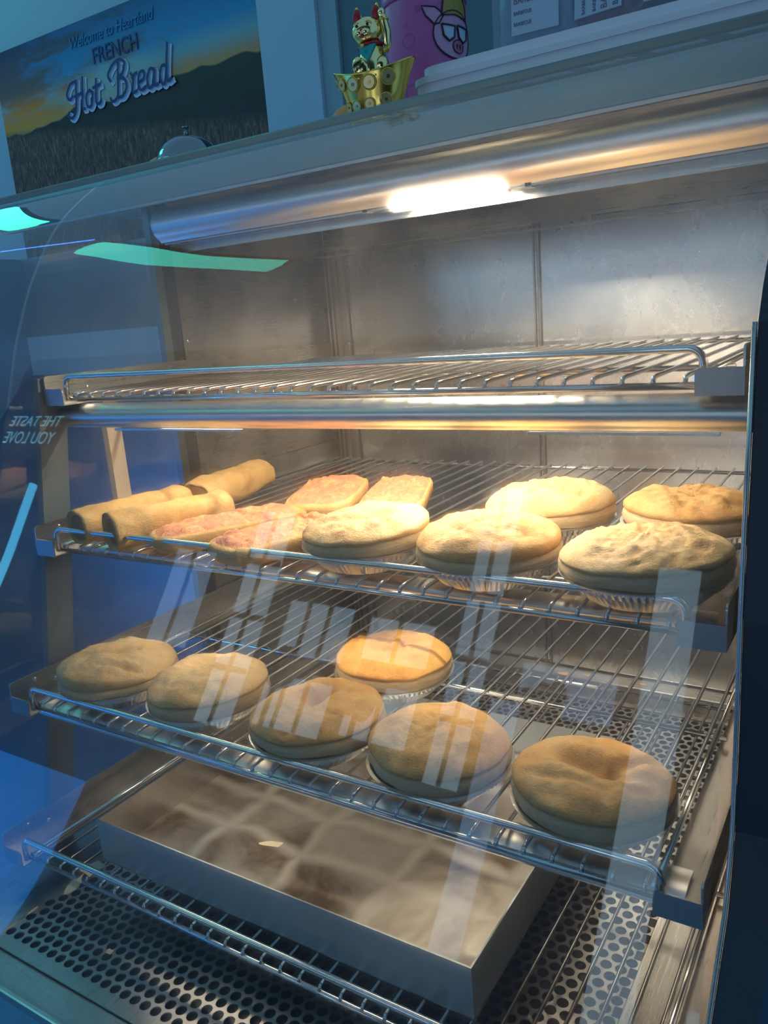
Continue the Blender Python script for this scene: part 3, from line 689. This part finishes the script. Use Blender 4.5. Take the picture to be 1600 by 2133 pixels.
# ------------------------------------------------------------------ ham and cheese slices
def slab(cx, cy, L, W, rz, label, seed, tilt=0.):
    t = thing('cheese_ham_slice', label, 'savoury bread', (cx, cy, zM), rz, 'ham and cheese bread slices')
    if tilt: t.rotation_euler.x = tilt
    def outline(q, a):   # superellipse
        c, s = math.cos(a), math.sin(a)
        e = .45
        return (L/2*q*abs(c)**e*(1 if c > 0 else -1)*(1+.05*fbm((c, s), 2, seed)), W/2*q*abs(s)**e*(1 if s > 0 else -1)*(1+.06*fbm((s, c), 2, seed+1)))
    n = 72; bm = bmesh.new(); rings = []
    for (q, z) in ((.80, .0003), (.93, .003), (1., .010), (1.0, .016), (.95, .0195), (.86, .0185)):
        rings.append([bm.verts.new((*outline(q, 2*PI*k/n), z+(.0012*fbm(outline(1, 2*PI*k/n), 60, seed) if z > .002 else 0))) for k in range(n)])
    for A, Bq in zip(rings, rings[1:]):
        for k in range(n): bm.faces.new((A[k], A[(k+1) % n], Bq[(k+1) % n], Bq[k])).smooth = True
    bm.faces.new(rings[0][::-1]); bm.faces.new(rings[-1])
    obj('bread_base', bm, M['bread'], t)
    bm = bmesh.new(); rings = []; nr = 18
    for j in range(nr+1):
        q = .93*(1-j/(nr+1)); ring = []
        for k in range(n):
            X, Y = outline(q, 2*PI*k/n); X *= 1+.05*fbm((X, Y), 90, seed)*(1 if j == 0 else 0)
            w = min(1, j/3)
            z = .0185+w*(.0030+.0060*abs(fbm((X, Y), 60, seed+2))+.0022*max(0, fbm((X, Y), 190, seed+3)))
            ring.append(bm.verts.new((X, Y, z)))
        rings.append(ring)
    for A, Bq in zip(rings, rings[1:]):
        for k in range(n): bm.faces.new((A[k], A[(k+1) % n], Bq[(k+1) % n], Bq[k])).smooth = True
    bm.faces.new(rings[-1])
    obj('ham_cheese_topping', bm, M['topping'], t)
    return t
D = math.radians
slab(.230, .226, .150, .078, D(112), 'ham and cheese slice at the back beside the rear sausage roll', 11)
slab(.318, .236, .165, .070, D(112), 'ham and cheese slice farthest back, its right edge crusty white', 12)
slab(.211, .078, .160, .056, D(62), 'ham and cheese slice with raised bread crust between the sausage roll and front slice', 13)
slab(.293, .060, .136, .066, D(70), 'ham and cheese slice at the front touching the leftmost pie', 14)

# ------------------------------------------------------------------ baking tray and scraps
bt = thing('baking_tray', 'large empty worn metal baking tray on the lowest wire shelf', 'tray', (.116, -.066, -.3166))
TW, TD, TH = .423, .366, .0466
bm = bmesh.new(); box(bm, 0, TW, 0, TD, 0, .0012); obj('tray_bottom', bm, M['tray_in'], bt)
bm = bmesh.new(); box(bm, 0, TW, 0, .0014, .0012, TH); obj('tray_wall', bm, M['tray_out'], bt)
bm = bmesh.new(); box(bm, 0, TW, TD-.0014, TD, .0012, TH); obj('tray_wall', bm, M['tray_out'], bt)
bm = bmesh.new(); box(bm, 0, .0014, .0014, TD-.0014, .0012, TH); obj('tray_wall', bm, M['steel_x'], bt)
bm = bmesh.new(); box(bm, TW-.0014, TW, .0014, TD-.0014, .0012, TH); obj('tray_wall', bm, M['tray_out'], bt)
def scrap(x, y, z, s, seed, label, m='paper', name='paper_scrap', cat='scrap', asp=1.6, rz=0., flat=.15):
    bm = bmesh.new(); rnd = random.Random(seed); n = 11; ring = []
    for k in range(n):
        a = 2*PI*k/n; r = s*(.7+.5*rnd.random()); ring.append(bm.verts.new((r*math.cos(a)*asp, r*math.sin(a), s*flat*(.3+rnd.random()))))
    c = bm.verts.new((0, 0, s*flat*1.6))
    for k in range(n): bm.faces.new((ring[k], ring[(k+1) % n], c))
    low = [bm.verts.new((v.co.x*.97, v.co.y*.97, v.co.z-s*flat*.3)) for v in ring]; c2 = bm.verts.new((0, 0, s*flat*.9))
    for k in range(n): bm.faces.new((low[(k+1) % n], low[k], c2)); bm.faces.new((ring[k], low[k], low[(k+1) % n], ring[(k+1) % n]))
    mnz = min(v.co.z for v in bm.verts)
    for v in bm.verts: v.co.z -= mnz
    o = obj(name, bm, M[m], loc=(x, y, z)); o.rotation_euler.z = rz
    return tag(o, label, cat)
scrap(.118, -.082, -.3166, .011, 1, 'crumpled scrap of baking paper beside the near left corner of the tray', asp=1.2, rz=.2)
scrap(.122, -.107, -.3166, .006, 2, 'strip of torn baking paper hanging over the front rod of the lowest shelf', asp=2.4, rz=1.9)
scrap(.352, -.147, PZ, .009, 3, 'pale torn flake of pastry on the perforated plate at the bottom of the frame', asp=1.8, rz=.2)
scrap(.045, -.182, PZ-.0012, .007, 4, 'tan crumb flake on the front sill at the lower left corner', asp=1.2)
scrap(.180, -.120, PZ, .0035, 5, 'small grey crumb on the perforated plate under the front rod', asp=1.1)
scrap(.545, .505, PZ, .006, 6, 'orange pastry flake on the perforated plate beside the right end', 'crumb', 'crumb', 'crumb', rz=.3)
scrap(.385, .552, -.330, .006, 7, 'orange pastry crumb on the rear ledge nearest the orange glazed pie', 'crumb', 'crumb', 'crumb')
for i, (x, y) in enumerate(((.42, .560), (.455, .556), (.50, .562))):
    scrap(x, y, -.330, .0035, 20+i, ('pale crumb on the rear ledge, leftmost of three', 'pale crumb on the rear ledge, middle of three', 'pale crumb on the rear ledge, rightmost of three')[i], 'crumb', 'crumb', 'crumb')
scrap(.205, .13, -.3154, .005, 30, 'thin pale pastry shard lying in the middle of the baking tray', 'paper', 'crumb', 'crumb', 3., 1.3)
scrap(.262, .03, -.3154, .005, 31, 'thin pale pastry shard lying near the front wall of the baking tray', 'paper', 'crumb', 'crumb', 3., .4)

# ------------------------------------------------------------------ things on top
TOPZ = .397
# lucky cat on ingot
kt = thing('lucky_cat', 'shiny gold waving lucky cat with red ears sitting in a gold ingot bowl', 'figurine', (.322, .245, TOPZ), D(8)); kt.scale = (.88, .88, .88)
def ingot():
    bm = bmesh.new(); n = 64; rings = []
    for (s, z, w) in ((.56, 0, .0), (.66, .006, 0), (.80, .020, .3), (.90, .034, .7), (1.0, .043, 1), (1.02, .0445, 1), (.96, .0440, 1), (.80, .036, .6)):
        ring = []
        for k in range(n):
            a = 2*PI*k/n; c, q = math.cos(a), math.sin(a)
            ring.append(bm.verts.new((.0450*s*c*(1+.10*w*abs(c)), .023*s*q, z+.011*w*abs(c)**2.2)))
        rings.append(ring)
    for A, Bq in zip(rings, rings[1:]):
        for k in range(n): bm.faces.new((A[k], A[(k+1) % n], Bq[(k+1) % n], Bq[k])).smooth = True
    bm.faces.new(rings[0][::-1]); bm.faces.new(rings[-1])
    return bm
ig = obj('ingot_bowl', ingot(), M['gold'], kt)
IP = [(.56, 0, .0), (.66, .006, 0), (.80, .020, .3), (.90, .034, .7), (1.0, .043, 1)]
def isurf(t, a):
    t = max(0, min(3.999, t)); k = int(t); f = t-k; s_, z, w = [IP[k][q]*(1-f)+IP[k+1][q]*f for q in range(3)]
    c, q = math.cos(a), math.sin(a); return Vector((.0450*s_*c*(1+.10*w*abs(c)), .023*s_*q, z+.011*w*abs(c)**2.2))
for (t_, adeg, r) in ((3.0, 193, .0058), (3.0, 217, .0066), (3.0, 245, .0076), (3.0, 274, .0078), (3.05, 305, .0082), (1.55, 212, .0056), (1.5, 240, .0060), (1.5, 270, .0062), (1.6, 304, .0070)):
    a_ = D(adeg); P_ = isurf(t_, a_); N_ = (isurf(t_, a_+.05)-isurf(t_, a_-.05)).cross(isurf(t_+.2, a_)-isurf(t_-.2, a_)).normalized()
    if N_.y > 0: N_ = -N_
    rot = N_.to_track_quat('Z', 'Y').to_matrix().to_4x4(); bm = bmesh.new()
    mt = Matrix.Translation(P_+N_*.0012) @ rot
    bmesh.ops.create_cone(bm, cap_ends=True, segments=28, radius1=r*.92, radius2=r*.84, depth=.0016, matrix=mt)
    coin = obj('coin_relief', bm, M['coin'], ig)
    bm = bmesh.new()
    for k in range(28):
        a0, a1 = 2*PI*k/28, 2*PI*(k+1)/28
        tube(bm, [mt @ Vector((r*math.cos(a0), r*math.sin(a0), .0006)), mt @ Vector((r*math.cos(a1), r*math.sin(a1), .0006))], .0006, 5)
    obj('coin_rim', bm, M['gold'], coin)
    bm = bmesh.new(); bmesh.ops.create_cube(bm, size=1, matrix=mt @ Matrix.Diagonal((r*.42, r*.42, .0035, 1))); obj('coin_square', bm, M['gold_dark'], coin)
bm = bmesh.new(); lathe(bm, [(.012, .034), (.0165, .040), (.0172, .050), (.0155, .062), (.0125, .072), (.009, .078)], 28)
ball(bm, (-.010, -.014, .040), .0065, (1, 1.2, .8)); ball(bm, (.010, -.014, .0405), .0065, (1, 1.2, .8)); ball(bm, (.013, -.006, .052), .0085, (1, .9, 1.2))
obj('cat_body', bm, M['silver_gold'], kt)
bm = bmesh.new(); ball(bm, (-.003, -.002, .0895), .0172, (1.05, .92, .88)); ball(bm, (-.0075, -.0155, .0855), .0052, (1, .8, .8)); ball(bm, (.0005, -.016, .0855), .0052, (1, .8, .8)); hd = obj('cat_head', bm, M['silver_gold'], kt)
for s, dx in ((-1, -.0145), (1, .0085)):
    bm = bmesh.new(); bmesh.ops.create_cone(bm, cap_ends=True, segments=20, radius1=.0066, radius2=.0012, depth=.017, matrix=Matrix.Translation((dx, -.0, .1085)) @ Matrix.Rotation(D(7*s), 4, 'Y') @ Matrix.Diagonal((1, .55, 1, 1)))
    e = obj('cat_ear', bm, M['gold'], hd, True)
    bm = bmesh.new(); ball(bm, (dx, -.0030, .1065), 1, (.0048, .0016, .0078)); obj('inner_ear', bm, M['red'], e)
for dx in (-.0095, .0035):
    bm = bmesh.new(); ball(bm, (dx, -.0165, .0930), .0016); obj('eye', bm, M['black'], hd)
    bm = bmesh.new(); tube(bm, [(dx+.0045*math.cos(a), -.0160+.001*abs(math.cos(a)), .0935+.003*math.sin(a)) for a in [PI*k/8 for k in range(9)]], .0006, 5); obj('eyelid', bm, M['gold'], hd)
bm = bmesh.new(); ball(bm, (-.0035, -.0186, .0880), .0010, (1.4, 1, .8)); obj('nose', bm, M['red'], hd)
bm = bmesh.new(); ball(bm, (-.0035, -.0175, .0815), .0021, (1.2, .8, .6)); obj('mouth', bm, M['red'], hd)
bm = bmesh.new(); tube(bm, [(-.001+.0135*math.cos(2*PI*k/24), -.001+.0125*math.sin(2*PI*k/24), .0745+.0012*math.cos(2*PI*k/24)) for k in range(25)], .0017, 8); obj('collar', bm, M['red'], kt)
bm = bmesh.new(); A = [(-.011, -.0135, .073), (.010, -.0135, .0735), (.006, -.0175, .063), (.001, -.0195, .0565), (-.006, -.0175, .063)]; f = bm.faces.new([bm.verts.new(p) for p in A])
r_ = bmesh.ops.extrude_face_region(bm, geom=[f]); bmesh.ops.translate(bm, verts=[v for v in r_['geom'] if isinstance(v, bmesh.types.BMVert)], vec=(0, .004, 0)); bmesh.ops.recalc_face_normals(bm, faces=bm.faces[:]); obj('bib', bm, M['teal'], kt)
bm = bmesh.new(); ball(bm, (-.003, -.0195, .0715), .0022); obj('bell', bm, M['gold'], kt)
bm = bmesh.new(); tube(bm, [(.0165, -.002, .066), (.0205, -.004, .072), (.0205, -.004, .085), (.0185, -.005, .098), (.0165, -.007, .1035)], [.003, .0048, .0050, .0040, .0032], 12); ball(bm, (.017, -.0065, .1040), .0042, (1, .9, 1.1)); obj('waving_arm', bm, M['silver_gold'], kt)
bm = bmesh.new(); tube(bm, [(.0190+.0044*math.cos(2*PI*k/14), -.005+.0044*math.sin(2*PI*k/14), .097) for k in range(15)], .001, 6); obj('bracelet', bm, M['gold'], kt)
bm = bmesh.new(); ball(bm, (-.0085, -.0175, .0510), 1, (.0085, .0026, .0120), Matrix.Rotation(D(-28), 4, 'Y')); fan = obj('gold_plaque', bm, M['silver_gold'], kt)
bm = bmesh.new()
for j in range(5):
    for q in range(3):
        c = Vector((-.0085, -.0203, .0510))+Matrix.Rotation(D(-28), 3, 'Y') @ Vector((-.005+.0026*j, 0, -.006+.0055*q)); tube(bm, [c+Vector((-.0008, 0, -.0018)), c+Vector((.0008, -.0003, .0018))], .00045, 4)
obj('plaque_marks', bm, M['black'], fan)
for dx in (-.012, .011):
    for j in range(4):
        bm = bmesh.new(); ball(bm, (dx-.0036+.0024*j, -.0195, .0445), .0013, (1, 1.2, 1.7)); obj('toe', bm, M['gold'], kt)

# service bell
bl_ = thing('service_bell', 'chrome domed service bell on the cabinet top in front of the poster', 'bell', (-.108, .420, TOPZ))
bm = bmesh.new(); lathe(bm, [(.046, 0), (.047, .004), (.040, .008), (.030, .010)], 40); obj('bell_base', bm, M['black'], bl_)
bm = bmesh.new(); tube(bm, [(0, 0, .008), (0, 0, .045)], .003, 8); obj('bell_post', bm, M['chrome'], bl_)
bm = bmesh.new(); lathe(bm, [(.0500, .0445), (.0510, .0460), (.0470, .0490), (.0430, .0580), (.0350, .0690), (.0230, .0770), (.0100, .0806), (.0030, .0812)], 48); obj('bell_dome', bm, M['chrome'], bl_)
bm = bmesh.new(); lathe(bm, [(.0035, .0805), (.0035, .0860), (.0022, .0870), (.0022, .0905), (.0050, .0915), (.0050, .0935), (.0015, .0942)], 20); obj('bell_button', bm, M['chrome'], bl_)
def orange(x, y, r, label):
    bm = bmesh.new(); ball(bm, (0, 0, r*.93), r, (1, 1, .93), None, 24, 16)
    t = NT('orange peel'); n = t.noise(t.coord(), 300, 2)
    o = obj('orange', bm, t.done(t.bsdf(color=(.75, .30, .05, 1), rough=.45, normal=t.bump(n, .3, .0006))), loc=(x, y, TOPZ)); tag(o, label, 'fruit')
    bm = bmesh.new(); ball(bm, (0, 0, r*1.84), r*.10, (1, 1, .5), None, 8, 6); obj('stem_end', bm, plain('green stem end', (.12, .16, .04), .7), o)
orange(-.192, .456, .0390, 'small orange fruit just showing behind the left of the service bell')
orange(.226, .345, .0255, 'small orange fruit just showing behind the left end of the gold ingot')

# pink tin with cartoon pig print
tin = thing('pink_tin', 'tall pink round tin printed with a pig wearing sunglasses and a cap', 'tin', (.262, .472, TOPZ))
TR = .0505
tinm = NT('pink printed tin'); vv = tinm.coord((1, 1, 1)); vo = tinm.n('ShaderNodeTexVoronoi'); vo.inputs['Scale'].default_value = 38; tinm.l(vv, vo.inputs['Vector'])
rg = tinm.ramp(vo.outputs['Distance'], [(.0, (.50, .12, .34)), (.24, (.50, .12, .34)), (.27, (.38, .08, .27)), (.31, (.38, .08, .27)), (.34, (.50, .12, .34))])
bm = bmesh.new(); lathe(bm, [(TR*.99, 0), (TR, .002), (TR, .168), (TR*.98, .171)], 64); obj('tin_body', bm, tinm.done(tinm.bsdf(color=rg, rough=.35)), tin)
bm = bmesh.new(); lathe(bm, [(TR*1.02, .168), (TR*1.03, .170), (TR*1.03, .180), (TR*.98, .182)], 64); obj('tin_lid', bm, plain('pink tin lid', (.45, .10, .30), .3), tin)
pinkf, pinkd = plain('pig pink print', (.62, .34, .52), .4), plain('pig snout print', (.42, .14, .24), .4)
ol = plain('dark plum outline', (.05, .008, .04), .4); yl = plain('mustard cap print', (.38, .27, .06), .4); wl = plain('white lens print', (.45, .62, .75), .4)
tcam = math.atan2(CAM.y-.472, CAM.x-.262)
def wrap(u, v, e=.0): # u,v metres on the can surface centred on the pig face
    a = PIG+u/TR; return ((TR+e)*math.cos(a), (TR+e)*math.sin(a), v)
PIG = tcam+D(44)
def patch(name, pts, m, e, n=1):
    from mathutils.geometry import tessellate_polygon
    bm = bmesh.new(); vs_ = [bm.verts.new(wrap(u, v, e)) for u, v in pts]
    for t_ in tessellate_polygon([[Vector((u, v, 0)) for u, v in pts]]):
        bm.faces.new([vs_[i] for i in t_])
    bmesh.ops.subdivide_edges(bm, edges=bm.edges[:], cuts=4, use_grid_fill=True)
    for v in bm.verts:
        r = math.hypot(v.co.x, v.co.y); v.co.x *= (TR+e)/r; v.co.y *= (TR+e)/r
    bm.normal_update()
    for f in bm.faces:
        if f.normal.dot(Vector((f.calc_center_median().x, f.calc_center_median().y, 0))) < 0: f.normal_flip()
    return obj(name, bm, m, tin)
def oline(pts, e, r=.0009, closed=True):
    if closed: pts = pts+[pts[0]]
    q = []
    for a, b in zip(pts, pts[1:]):
        for k in range(3): q.append((a[0]+(b[0]-a[0])*k/3, a[1]+(b[1]-a[1])*k/3))
    q.append(pts[-1]); return T([wrap(u, v, e) for u, v in q], r, 4)
def ell(cx, cy, a, b, n=26, rot=0): return [(cx+a*math.cos(2*PI*k/n)*math.cos(rot)-b*math.sin(2*PI*k/n)*math.sin(rot), cy+a*math.cos(2*PI*k/n)*math.sin(rot)+b*math.sin(2*PI*k/n)*math.cos(rot)) for k in range(n)]
FZ = .125
face = ell(0, FZ, .030, .026)
patch('pig_print', face, pinkf, .0009); obj('pig_outline', oline(face, .0011), ol, tin)
ear = [(-.016, FZ+.020), (-.026, FZ+.028), (-.042, FZ+.030), (-.038, FZ+.020), (-.028, FZ+.010), (-.022, FZ+.011)]
patch('pig_print', ear, pinkf, .0009); obj('pig_outline', oline(ear, .0011), ol, tin)
capp = [(-.019, FZ+.0195), (-.016, FZ+.036), (-.004, FZ+.046), (.012, FZ+.044), (.020, FZ+.032), (.021, FZ+.018), (0, FZ+.0215)]
patch('cap_print', capp, yl, .0014); obj('pig_outline', oline(capp, .0016), ol, tin)
for cx in (-.0105, .0115):
    gl = [(cx-.009, FZ+.010), (cx+.009, FZ+.009), (cx+.0075, FZ-.003), (cx, FZ-.0075), (cx-.007, FZ-.002)]
    patch('glasses_print', gl, wl, .0017); obj('pig_outline', oline(gl, .0019, .0013), ol, tin)
sn = ell(.003, FZ-.0125, .0085, .0075); patch('snout_print', sn, pinkd, .0016); obj('pig_outline', oline(sn, .0018, .0006), ol, tin)

for cx in (.0005, .0055): patch('nostril_print', ell(cx, FZ-.0125, .0013, .0030, 12), ol, .0019)
# plastic tub stack with packets
tubm = NT('frosted clear plastic'); b_ = tubm.bsdf(color=(.88, .86, .92, 1), rough=.28, alpha=.93); M['frost'] = tubm.done(b_)
clr = NT('clear plastic'); b_ = clr.bsdf(color=(.55, .66, .80, 1), rough=.12, alpha=.13); M['clear'] = clr.done(b_)
tb = thing('storage_tub', 'frosted plastic tub lid and clear tub full of packets on the cabinet top', 'container', (.346, .272, TOPZ))
def rbox(x0, x1, y0, y1, z0, z1, r=.02, taper=0.):
    bm = bmesh.new(); prism(bm, rounded(x0, x1, y0, y1, r, n=6), z0, z1, 'z')
    if taper:
        cx, cy = (x0+x1)/2, (y0+y1)/2
        for v in bm.verts:
            if v.co.z > (z0+z1)/2: v.co.x = cx+(v.co.x-cx)*(1-taper); v.co.y = cy+(v.co.y-cy)*(1-taper)
    return bm
lidb = rbox(0, .45, 0, .26, 0, .0285, .022); obj('tub_lid', lidb, M['frost'], tb)
lidb = rbox(-.002, .452, -.002, .262, .0285, .0345, .024); obj('lid_rim', lidb, M['frost'], tb)
lidb = rbox(.006, .444, .006, .254, .0345, .0450, .022); obj('lid_step', lidb, M['frost'], tb)
bm = bmesh.new()
X0, X1, Y0, Y1, Z0, Z1 = .088, .440, .012, .246, .0452, .145
for b in ((X0, X1, Y0, Y0+.0015, Z0, Z1), (X0, X1, Y1-.0015, Y1, Z0, Z1), (X0, X0+.0015, Y0, Y1, Z0, Z1), (X1-.0015, X1, Y0, Y1, Z0, Z1), (X0, X1, Y0, Y1, Z0, Z0+.0015)): box(bm, *b)
obj('tub_walls', bm, M['clear'], tb)
def packet(x, y, z, rx, rz, col, label, txt=None, w=.075, h=.058, upright=False):
    t = thing('snack_packet', label, 'packet', (x, y, z), rz, 'packets inside the clear tub'); t.rotation_euler = (rx, 0, rz)
    bm = bmesh.new(); nx, nz = 14, 16
    for s in (-1, 1):
        g_ = []
        for i in range(nx+1):
            row = []
            for j in range(nz+1):
                u, v = i/nx*2-1, j/nz*2-1; th = .008*(1-u*u)**.5*(1-v**4)**.5
                row.append(bm.verts.new((u*w/2, s*(th+.0004)+.0015*math.sin(u*9+v*5+x*40), (v+1)*h/2)))
            g_.append(row)
        for i in range(nx):
            for j in range(nz):
                q = (g_[i][j], g_[i+1][j], g_[i+1][j+1], g_[i][j+1]); bm.faces.new(q if s < 0 else q[::-1]).smooth = True
    obj('foil_bag', bm, plain('packet film', col, .25), t)
    bm = bmesh.new(); box(bm, -w*.30, w*.30, -.0115, -.0100, h*.10, h*.90); lb = obj('paper_label', bm, plain('packet label', (.62, .70, .78), .5), t)
    if txt:
        mr = plain('maroon print', (.22, .02, .08), .5)
        for k, (mm, sz) in enumerate(((ink, .0072), (mr, .0085), (ink, .0045), (ink, .0045))):
            if upright: text('label_text', txt, sz, mm, lb, (w*.26-k*.0105, -.0118, h*.13), (PI/2, -PI/2, 0), ext=.0002, sx=.95)
            else: text('label_text', txt, sz, mm, lb, (-w*.27, -.0118, h*.72-k*.0095), ext=.0002, sx=.8)
    return t
yP = .272+.026; zP = TOPZ+.0475
packet(.474, yP, zP, D(-4), D(4), (.22, .30, .42), 'silver packet at the left end of the clear tub', 'BARBECUE')
packet(.534, yP+.004, zP+.002, D(-5), D(-8), (.30, .12, .12), 'packet with upright barbecue label in the clear tub', 'BARBECUE', upright=True)
packet(.596, yP+.002, zP, D(-3), D(5), (.16, .08, .07), 'brown packet behind the right part of the clear tub')
packet(.662, yP+.004, zP, D(-6), D(-3), (.22, .25, .32), 'grey packet at the right end of the clear tub')
packet(.500, yP+.04, zP, D(-4), D(2), (.10, .05, .05), 'dark packet in the second row behind the barbecue packet', h=.08)
packet(.60, yP+.04, zP, D(-4), D(-2), (.10, .05, .05), 'dark packet in the second row at the right of the clear tub', h=.08)
